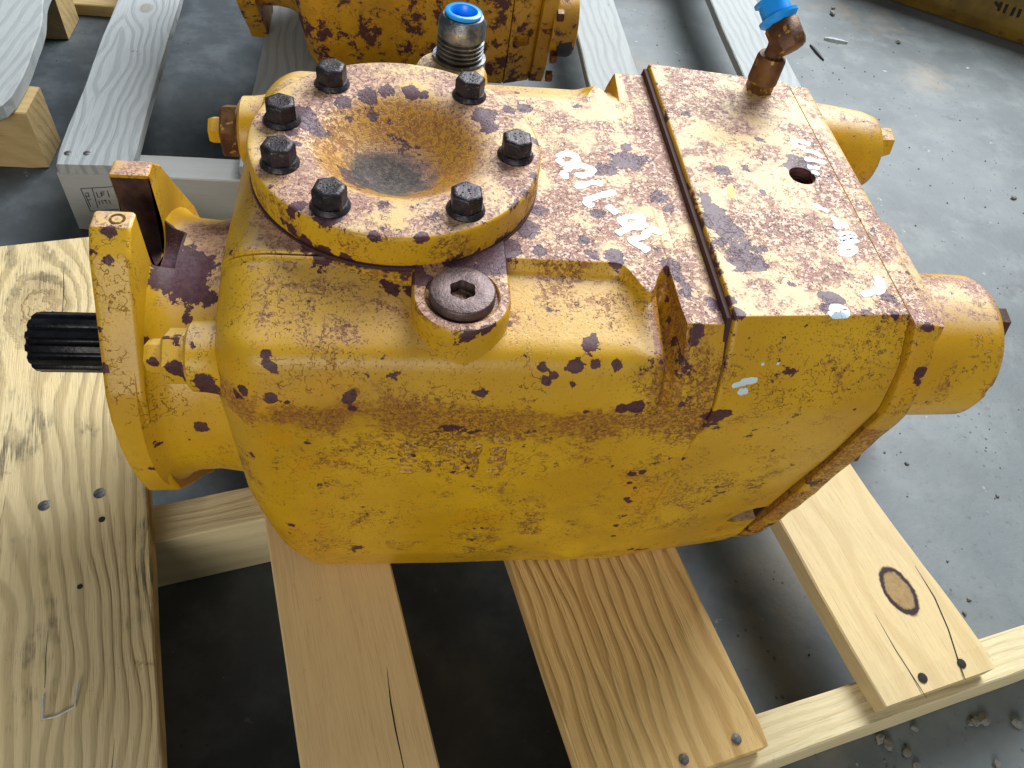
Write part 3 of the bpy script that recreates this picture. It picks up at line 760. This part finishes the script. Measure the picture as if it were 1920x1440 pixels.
# raised foundry lettering
ZL = (6.857, 720, 780)
def raised(polys, r):
    bm = bmesh.new(); s, ox, oy = ZL
    for pl in polys:
        pts = []
        for a, b in zip(pl, pl[1:]):
            m = max(1, int(math.hypot(b[0] - a[0], b[1] - a[1]) / 30))
            for i in range(m + (1 if b is pl[-1] else 0)):
                loc, nn = hit(ox + (a[0] + (b[0] - a[0]) * i / m) / s, oy + (a[1] + (b[1] - a[1]) * i / m) / s)
                if loc is not None: pts.append(loc - nn * r * .25)
        if len(pts) > 1: tube(bm, pts, r, 8)
    return bm
LET = [[(215,355),(330,372),(425,375)], [(225,400),(380,405)], [(205,470),(300,440),(395,462),(380,500),(260,512),(205,478)], [(205,568),(310,562),(415,575)], [(205,640),(350,650)], [(195,700),(290,705),(390,710)],
  [(455,630),(520,585),(600,605),(560,645),(500,655),(580,705)], [(640,595),(690,590),(690,640)], [(755,575),(825,580)],
  [(800,400),(945,380)], [(800,440),(940,450)], [(1010,375),(1005,450)], [(960,470),(1105,455),(1090,530)], [(870,600),(870,660),(960,655)], [(985,600),(1030,580)], [(1090,590),(1085,660),(940,700)],
  [(1145,385),(1240,372),(1205,480)], [(1130,480),(1200,520)], [(1120,565),(1185,555),(1170,700)], [(970,500),(1010,560)],
  [(1405,335),(1490,320),(1580,322)], [(1390,425),(1560,415)], [(1375,470),(1540,500)], [(1350,545),(1520,552)], [(1330,580),(1410,575)], [(1310,700),(1490,690)], [(1490,610),(1500,690)], [(1440,740),(1460,765)], [(1560,260),(1590,310)], [(1540,420),(1530,550)]]
new_obj('cast_lettering', to_mesh('letters', raised(LET, .0022)), paint('cast_letter_paint', ya=(.46, .23, .005), rust=.17), body)

# ------------------------------------------------------------------ pallets
def board(name, mat, lo, hi, parent, bev=.0015, wob=.0012, seed=0, taper=None):
    """bar in the pallet's frame, long axis along local Y of its own object"""
    c = [(lo[i] + hi[i]) / 2 for i in range(3)]; d = [hi[i] - lo[i] for i in range(3)]
    along_x = d[0] > d[1]
    Lh = (d[0] if along_x else d[1]) / 2; Wh = (d[1] if along_x else d[0]) / 2; Th = d[2] / 2
    bm = bmesh.new(); n = max(4, int(Lh * 2 / .02)); rings = []
    for i in range(n + 1):
        y = -Lh + 2 * Lh * i / n
        e = bev * .8 if i in (0, n) else 0
        w0 = mnoise.noise(Vector((seed * 3.1, y * 9, 1))) * wob; w1 = mnoise.noise(Vector((seed * 3.1, y * 9, 7))) * wob
        if taper: w1 += taper(y)
        r = []
        for sx, sz in ((-1, -1), (1, -1), (1, 1), (-1, 1)):
            x = sx * (Wh - e) + (w1 if sx > 0 else w0); z = sz * (Th - e)
            b = bev * (1 + .5 * mnoise.noise(Vector((y * 60, sx * 3, sz * 5 + seed))))
            p1 = (x - sx * b, z); p2 = (x, z - sz * b)
            r += [p1, p2] if sx * sz < 0 and False else ([p2, p1] if (sx, sz) in ((-1, -1), (1, 1)) else [p1, p2])
        order = r
        rings.append([Vector((p[0], y, p[1])) for p in order])
    # ring order: build as convex loop by angle
    rr = []
    for ring in rings:
        cx = sum(p.x for p in ring) / 8; cz_ = sum(p.z for p in ring) / 8
        rr.append(sorted(ring, key=lambda p: math.atan2((p.z - cz_) / Th, (p.x - cx) / Wh)))
    loft(bm, rr); o = new_obj(name, to_mesh(name, bm), mat, None, smooth=False)
    o.parent = parent; o.location = c; o.rotation_euler = (0, 0, -math.pi / 2 if along_x else 0)
    return o
def nail(parent, x, y, z, mat='nail', r=.0036, h=.0006):
    bm = bmesh.new(); revolve(bm, [(-.002, r * .7), (h * .3, r), (h, r * .85), (h, 0)], (0, 0, 0), (0, 0, 1), 14)
    o = new_obj('nail', to_mesh('nail', bm), mat, None); o.parent = parent; o.location = (x, y, z); return o

def uv(px, py, z):
    p = on_z(px, py, z); return p.x * math.cos(PAL) + p.y * math.sin(PAL), -p.x * math.sin(PAL) + p.y * math.cos(PAL)
PU, PV = .10, .0
def fwd_frame(u, v): return Vector((u * math.cos(PAL) - v * math.sin(PAL), u * math.sin(PAL) + v * math.cos(PAL), 0))
pal1 = empty('pallet', fwd_frame(PU, PV), PAL)
tag(pal1, 'pale new wooden pallet under the large yellow pump, wide gaps between its slats', 'pallet')
BT = .022
W1 = wood('wood_slat_rings', (.70, .55, .29), (.40, .29, .13), freq=95, pith=-.03, contrast=1.0, wob=.035, dirt=.75, knots=((-.010, .247, .030, 1),), seed=1.3, ridge=.0010, grey=.10)
W2 = wood('wood_slat_smooth', (.76, .555, .275), (.66, .45, .205), freq=40, pith=.3, contrast=.25, wob=.05, seed=2.7, ridge=.0003)
W3 = wood('wood_slat_ridged', (.80, .55, .23), (.46, .25, .065), freq=72, pith=-.03, contrast=1.0, wob=.028, seed=3.9, ridge=.0015)
W4 = wood('wood_slat_knotty', (.64, .49, .25), (.46, .30, .115), freq=34, pith=.03, contrast=.55, wob=.045, knots=((.020, -.241, .0155),), seed=5.2, ridge=.0006, grey=.12)
W5 = wood('wood_stringer', (.66, .56, .34), (.52, .40, .19), freq=120, pith=.2, contrast=.6, wob=.02, seed=6.1, ridge=.0005)
WG = wood('wood_weathered', (.40, .425, .43), (.17, .19, .20), freq=62, pith=-.022, contrast=.85, wob=.05, knots=((.002, -.070, .009, 1),), seed=7.7, ridge=.0007, grey=.5)
WG2 = wood('wood_weathered_plain', (.36, .385, .38), (.19, .205, .21), freq=70, pith=.02, contrast=.8, wob=.03, seed=8.8, ridge=.0005, grey=.45)
WB = wood('wood_grey_beam', (.40, .40, .38), (.31, .30, .28), freq=40, pith=.2, contrast=.4, wob=.03, seed=9.4, ridge=.0004, grey=.5)
WT = wood('wood_tan_block', (.46, .33, .15), (.33, .21, .08), freq=70, pith=.1, contrast=.6, wob=.03, seed=10.4, ridge=.0005, dirt=.3)
def U(u0, u1, v0, v1, z0, z1): return (u0 - PU, v0 - PV, z0), (u1 - PU, v1 - PV, z1)
b1 = board('slat', W1, *U(-.388, -.2228, -.346, .352, PT - BT, PT), pal1, seed=1)
b2 = board('slat', W2, *U(-.1290, -.0308, -.346, .350, PT - BT, PT), pal1, seed=2)
b3 = board('slat', W3, *U(.0712, .2268, -.346, .350, PT - BT, PT), pal1, seed=3)
b4 = board('slat', W4, *U(.3390, .4500, -.348, .306, PT - BT, PT), pal1, seed=4, wob=.002, taper=lambda y: .011 * sst(-y, .13, .30) - .004 * sst(y, .02, .22))
for (v0, v1, ue) in ((-.356, -.3195, .60), (-.037, .0015, .60), (.272, .308, .455)):
    board('stringer', W5, *U(-.50, ue, v0, v1, .0, PT - BT - .0004), pal1, seed=v0 * 10)
for (px, py, m, r) in ((1381, 1386, 'nail', .0042), (1282, 1424, 'nail', .0042), (1730, 1271, 'hole', .0044), (1803, 1244, 'hole', .0042), (83, 948, 'nail', .0052), (187, 925, 'nail', .0052), (191, 974, 'hole', .0028), (150, 1100, 'hole', .0022)):
    u, v = uv(px, py, PT); nail(pal1, u - PU, v - PV, PT, m, r)
def wire(name, pix, z, r, parent, mat):
    bm = bmesh.new(); pts = []
    for (px, py, dz) in pix:
        u, v = uv(px, py, z + dz); pts.append(Vector((u - PU, v - PV, z + dz)))
    tube(bm, pts, r, 6); o = new_obj(name, to_mesh(name, bm), mat, None); o.parent = parent; return o
wire('staple', [(81, 1305, .001), (79, 1349, .0008), (104, 1344, .0008), (140, 1325, .0008), (146, 1280, .003)], PT, .0008, pal1, 'staple')
wire('staple', [(72, 606, .0008), (98, 581, .0012), (116, 594, .0008)], PT, .0008, pal1, 'staple')
# drying cracks in the slats
def crack(pix, w_, parent=pal1, z=PT):
    bm = bmesh.new(); pts = [uv(px, py, z) for px, py in pix]; top = []
    L_, R_ = [], []
    n_ = len(pts)
    for i, p in enumerate(pts):
        a = Vector(pts[max(0, i - 1)]); b = Vector(pts[min(n_ - 1, i + 1)]); t = (b - a).normalized(); nn = Vector((-t.y, t.x))
        ww = w_ * (.15 if i == 0 else (.6 if i == n_ - 1 else 1)); L_.append(Vector(p) + nn * ww / 2); R_.append(Vector(p) - nn * ww / 2)
    vl = [[bm.verts.new((q.x - PU, q.y - PV, z + .00015)) for q in s] for s in (L_, R_)]
    for i in range(n_ - 1): bm.faces.new((vl[0][i], vl[0][i + 1], vl[1][i + 1], vl[1][i]))
    o = new_obj('crack', to_mesh('crack', bm), 'hole', None, smooth=False); o.parent = parent
crack([(725, 1250), (733, 1320), (742, 1370), (757, 1440)], .0011)
crack([(1715, 1060), (1752, 1120), (1778, 1180), (1797, 1240), (1810, 1275)], .0014)
crack([(1640, 1150), (1680, 1220), (1722, 1285), (1738, 1310)], .0009)
crack([(118, 500), (120, 540), (117, 585)], .0009)
crack([(90, 1180), (86, 1230), (84, 1290)], .0006)
crack([(215, 1385), (210, 1440)], .0008)

# back pallet
pal2 = empty('pallet', (.12, .75, 0)); tag(pal2, 'grey weathered wooden pallet behind, carrying the flaking second pump', 'pallet')
def Wd(x0, x1, y0, y1, z0, z1): return (x0 - .12, y0 - .75, z0), (x1 - .12, y1 - .75, z1)
for (x0, x1, m, s, rz) in ((-.420, -.333, WG, 11, R(2.2)), (-.203, -.115, WG2, 12, 0), (.02, .11, WG2, 15, 0), (.288, .372, WG2, 13, 0), (.558, .652, WG2, 14, R(-1.0))):
    y0 = .408 if x0 < -.3 else (.420 if x0 < .4 else .58)
    o = board('slat', m, *Wd(x0, x1, y0, 1.31, PT - .016, PT), pal2, seed=s, wob=.003); o.rotation_euler.z = rz
    if rz > 0: o.location.x -= .010
WGs = board('stringer', WB, *Wd(-.417, .66, .4105, .455, .0, PT - .0164), pal2, seed=21)
for y0 in (1.26,): board('stringer', WB, *Wd(-.44, .66, y0, y0 + .04, .0, PT - .0164), pal2, seed=y0)
for (px, py) in ((127, 287), (163, 287)):
    p = on_z(px, py, PT); nail(pal2, p.x - .12, p.y - .75, PT, 'nail', .0045)
# treatment stamp on the beam's front (frame and marks)
def stamp():
    bm = bmesh.new()
    def on_y(px, py, y):
        d = ray(px, py); return CAM + d * ((y - CAM.y) / d.y)
    k = lambda x, y: (x / 4 + 140, y / 4 + 270)
    def line(a, b, w_=.0011):
        A_ = on_y(*k(*a), .4100); B_ = on_y(*k(*b), .4100); d = (B_ - A_).normalized(); nn = Vector((-d.z, 0, d.x)) * w_ / 2
        vs_ = [bm.verts.new(p) for p in (A_ + nn, B_ + nn, B_ - nn, A_ - nn)]; bm.faces.new(vs_)
    for a, b in (((45, 335), (330, 318)), ((45, 335), (120, 505)), ((130, 332), (175, 480)), ((120, 505), (330, 490)),
                 ((75, 370), (105, 366)), ((85, 395), (110, 392)), ((95, 420), (125, 417)), ((80, 380), (120, 470)), ((100, 370), (110, 400)),
                 ((160, 360), (175, 400)), ((175, 400), (195, 398)), ((195, 355), (205, 395)), ((205, 360), (225, 358)), ((190, 372), (220, 368)), ((195, 385), (222, 380)), ((180, 425), (190, 455)), ((200, 420), (215, 450)), ((215, 425), (240, 423)), ((225, 420), (245, 450)), ((245, 350), (260, 400)), ((255, 420), (270, 450))):
        line(a, b)
    return bm
o = new_obj('treatment_stamp', to_mesh('stamp', stamp()), 'ink', pal2, smooth=False)
# left pallet
pal3 = empty('pallet', (-.62, .70, 0)); tag(pal3, 'worn pallet with tan blocks standing beside the weathered grey slat', 'pallet')
def We(x0, x1, y0, y1, z0, z1): return (x0 + .62, y0 - .70, z0), (x1 + .62, y1 - .70, z1)
board('slat', WG2, *We(-.66, -.520, .50, 1.05, PT - .020, PT), pal3, seed=31, wob=.010, taper=lambda y: .022 * sst(-y, -.05, .20) - .012 * sst(y, -.1, .1) - .02 * sst(y, .05, .25) - .02 * sst(-y, .245, .275))
board('block', WT, *We(-.70, -.488, .535, .600, .0, PT - .0205), pal3, seed=32)
board('block', WT, *We(-.72, -.546, .872, .940, .0, PT - .0205), pal3, seed=33)
board('bottom_slat', WT, *We(-.575, -.45, .955, 1.00, .0, .02), pal3, seed=34)

# ------------------------------------------------------------------ second pump behind
DX, DY = -.042, .765
pump2 = empty('hydraulic_pump', (0, DY, PT))
tag(pump2, 'second yellow pump with heavily flaking paint standing on the grey pallet behind', 'pump')
P2O = ORIGIN[pump2]
def p2(name, me, mat='paint_old', parent=None, shift=(DX, DY, 0)):
    me.transform(Matrix.Translation(shift)); return new_obj(name, me, mat, parent or pump2)
p2('casing', casing_mesh('casing2'))
me = block_mesh('rear2', .1925, .232)
cw = bmesh.new(); box(cw, (.198, -.20, .178), (.222, -.118, .196), .002)
p2('rear_block', boolean(me, [cw]))
bm = bmesh.new(); loft(bm, [[Vector((x, .007 + (p.x - .007) * k, .27 + (p.y - .27) * k)) for p in e0] for x, k in ((.2325, .99), (.234, 1.02), (.253, 1.02), (.256, .98))]); pl2 = p2('end_plate', to_mesh('ep2', bm))
for (y, z) in ((-.152, .17), (-.150, .23), (-.142, .135)):
    bm = bmesh.new(); hexpr(bm, (.254, y + .012, z), (1, 0, 0), .014, .009, .3); p2('plate_bolt', to_mesh('pb2', bm), 'brown', pl2)
me = neck.data.copy(); me.transform(Matrix.Translation(og)); p2('neck', me)
me = flange.data.copy(); me.transform(Matrix.Translation(og)); p2('mounting_flange', me, shift=(DX + .008, DY, 0))
bm = bmesh.new(); revolve(bm, refine([(.250, .045), (.285, .045), (.2865, .040), (.2866, 0)], .004), (0, -.10, .205), (1, 0, 0), 64); c2 = p2('servo_cylinder', to_mesh('c2', bm))
bm = bmesh.new(); revolve(bm, [(.262, .0440), (.280, .0445), (.2835, .043), (.2836, 0)], (0, -.10, .2005), (1, 0, 0), 64); p2('rubber_ring', to_mesh('rr2', bm), 'rubber', c2)
bm = bmesh.new(); revolve(bm, [(-.240, .022), (-.185, .022)], (0, AX[0], AX[1]), (1, 0, 0), 40); p2('shaft', to_mesh('sh2', bm), 'shaft')
bm = bmesh.new(); revolve(bm, refine([(.430, .09), (.453, .09), (.455, .088), (.455, .058), (.435, .045), (.424, .02), (.4235, 0)], .004), (0, 0, 0), (0, 0, 1), 96); p2('dished_cover', to_mesh('dc2', bm))

# ------------------------------------------------------------------ ochre machine casing at the far right
a0 = on_z(1640, -4, 0); a1 = on_z(1922, 92, 0); dr = (a1 - a0).normalized(); nr = Vector((-dr.y, dr.x, 0))
mach = empty('machine_housing', (a0 + a1) / 2 + nr * .2); tag(mach, 'dull ochre steel housing with stamped slits resting on the floor', 'machine part')
a0e = a0 - dr * .12; Lm = (a1 - a0).length + .30
pf, _ = round_poly([(0.012, .0, .01), (.0, .03, .05), (-.012, .12, .08), (.02, .30, .05), (.38, .30, .05), (.40, .0, .02)], 6, None, .03)
bm = bmesh.new(); nst = 24
loft(bm, [[a0e + dr * (Lm * i / nst) + nr * p.x + Vector((0, 0, p.y)) for p in pf] for i in range(nst + 1)])
hs = new_obj('housing_shell', to_mesh('hs', bm), 'ochre', mach)
vv = [v.co + ORIGIN[mach] for v in hs.data.vertices]; BM = BVHTree.FromPolygons(vv, [list(p.vertices) for p in hs.data.polygons])
for (x0, y0, x1, y1) in ((1866, 3, 1873, 12), (1878, 4, 1872, 20), (1889, 8, 1882, 24), (1903, 14, 1896, 29), (1914, 17, 1908, 32)):
    A_ = BM.ray_cast(CAM, ray(x0, y0)); B_ = BM.ray_cast(CAM, ray(x1, y1))
    if A_[0] and B_[0]:
        bm = bmesh.new(); tube(bm, [A_[0] - A_[1] * .001, B_[0] - B_[1] * .001], .0035, 8); new_obj('slit', to_mesh('slit', bm), 'dark', mach)

# ------------------------------------------------------------------ grit, splinters
def pebble(px, py, r, mat='stone', label='pale pebble lying loose on the concrete floor', flat=.65):
    p = on_z(px, py, 0); bm = bmesh.new(); bmesh.ops.create_icosphere(bm, subdivisions=2, radius=r)
    sd = random.random() * 50
    for v in bm.verts:
        v.co *= 1 + .75 * mnoise.noise(v.co / r * 1.1 + Vector((sd, 0, 0))); v.co.z *= flat; v.co.x *= 1.25
    mz = min(v.co.z for v in bm.verts)
    o = new_obj('pebble', to_mesh('pebble', bm), mat, None); o.location = (p.x, p.y, -mz - r * .08); o.rotation_euler.z = random.uniform(0, 6)
    label = 'small pebble on the floor in front of the front pallet stringer' if py > 1300 else ('pale pebble on the open floor near the ochre housing' if py < 100 else 'dark speck of stone on the open floor beside the big pump')
    tag(o, label, 'pebble', 'pebbles on the floor')
for a in ((1842, 1350, .0058), (1826, 1354, .0038), (1905, 1356, .005), (1713, 1366, .0033), (1818, 1356, .003), (1662, 1396, .0048), (1648, 1386, .0042), (1699, 1412, .0036), (1718, 1436, .003), (1868, 1434, .0034),
          (1560, 27, .006), (1562, 17, .004), (1684, 80, .005), (1900, 372, .004), (1808, 1150, .0022), (1816, 1124, .002), (1870, 930, .0022), (1700, 870, .002)): pebble(*a)
def splinter(name, a, b, r, mat, label):
    A_, B_ = on_z(*a, 0), on_z(*b, 0); bm = bmesh.new(); pts = [A_.lerp(B_, i / 6) + Vector((0, 0, r * .8)) for i in range(7)]
    rings = []; d = (B_ - A_).normalized(); sd = Vector((-d.y, d.x, 0))
    for i, p in enumerate(pts):
        k = (.35, .8, 1, 1, .9, .7, .3)[i]; p = p + sd * random.uniform(-.15, .15) * r
        rings.append([p + sd * r * k * 1.4 - Vector((0, 0, r * .8)), p + sd * r * k * .5 + Vector((0, 0, r * k * .6)), p - sd * r * k * .8 + Vector((0, 0, r * k * .5)), p - sd * r * k * 1.4 - Vector((0, 0, r * .8))])
    loft(bm, rings); o = new_obj(name, to_mesh(name, bm), mat, None, smooth=False); tag(o, label, 'splinter')
splinter('wood_splinter', (1545, 74), (1588, 82), .0045, WG2, 'pale wood splinter lying on the floor near the elbow fitting')
splinter('wood_splinter', (1519, 86), (1544, 114), .0035, 'rubber', 'thin black sliver lying on the floor next to the pale splinter')
# fine grit
bm = bmesh.new(); rnd = random.Random(3)
for i in range(420):
    x = rnd.uniform(.30, 1.15); y = rnd.uniform(-.35, 1.1); r = rnd.choice((.0006, .0008, .0011, .0016))
    q = bmesh.ops.create_icosphere(bm, subdivisions=1, radius=r, matrix=Matrix.Translation((x, y, r * .5)))
    for v in q['verts']: v.co.z = max(0.0002, v.co.z * .9); v.co.x += rnd.uniform(-.3, .3) * r
for i in range(260):
    x = rnd.uniform(-.7, .30); y = rnd.uniform(-.35, 1.1); r = rnd.choice((.0006, .0008, .0012))
    bmesh.ops.create_icosphere(bm, subdivisions=1, radius=r, matrix=Matrix.Translation((x, y, r * .5)))
gr = new_obj('floor_grit', to_mesh('grit', bm), 'stone', None); tag(gr, 'fine pale and dark grit scattered over the concrete floor', 'grit', kind='stuff')
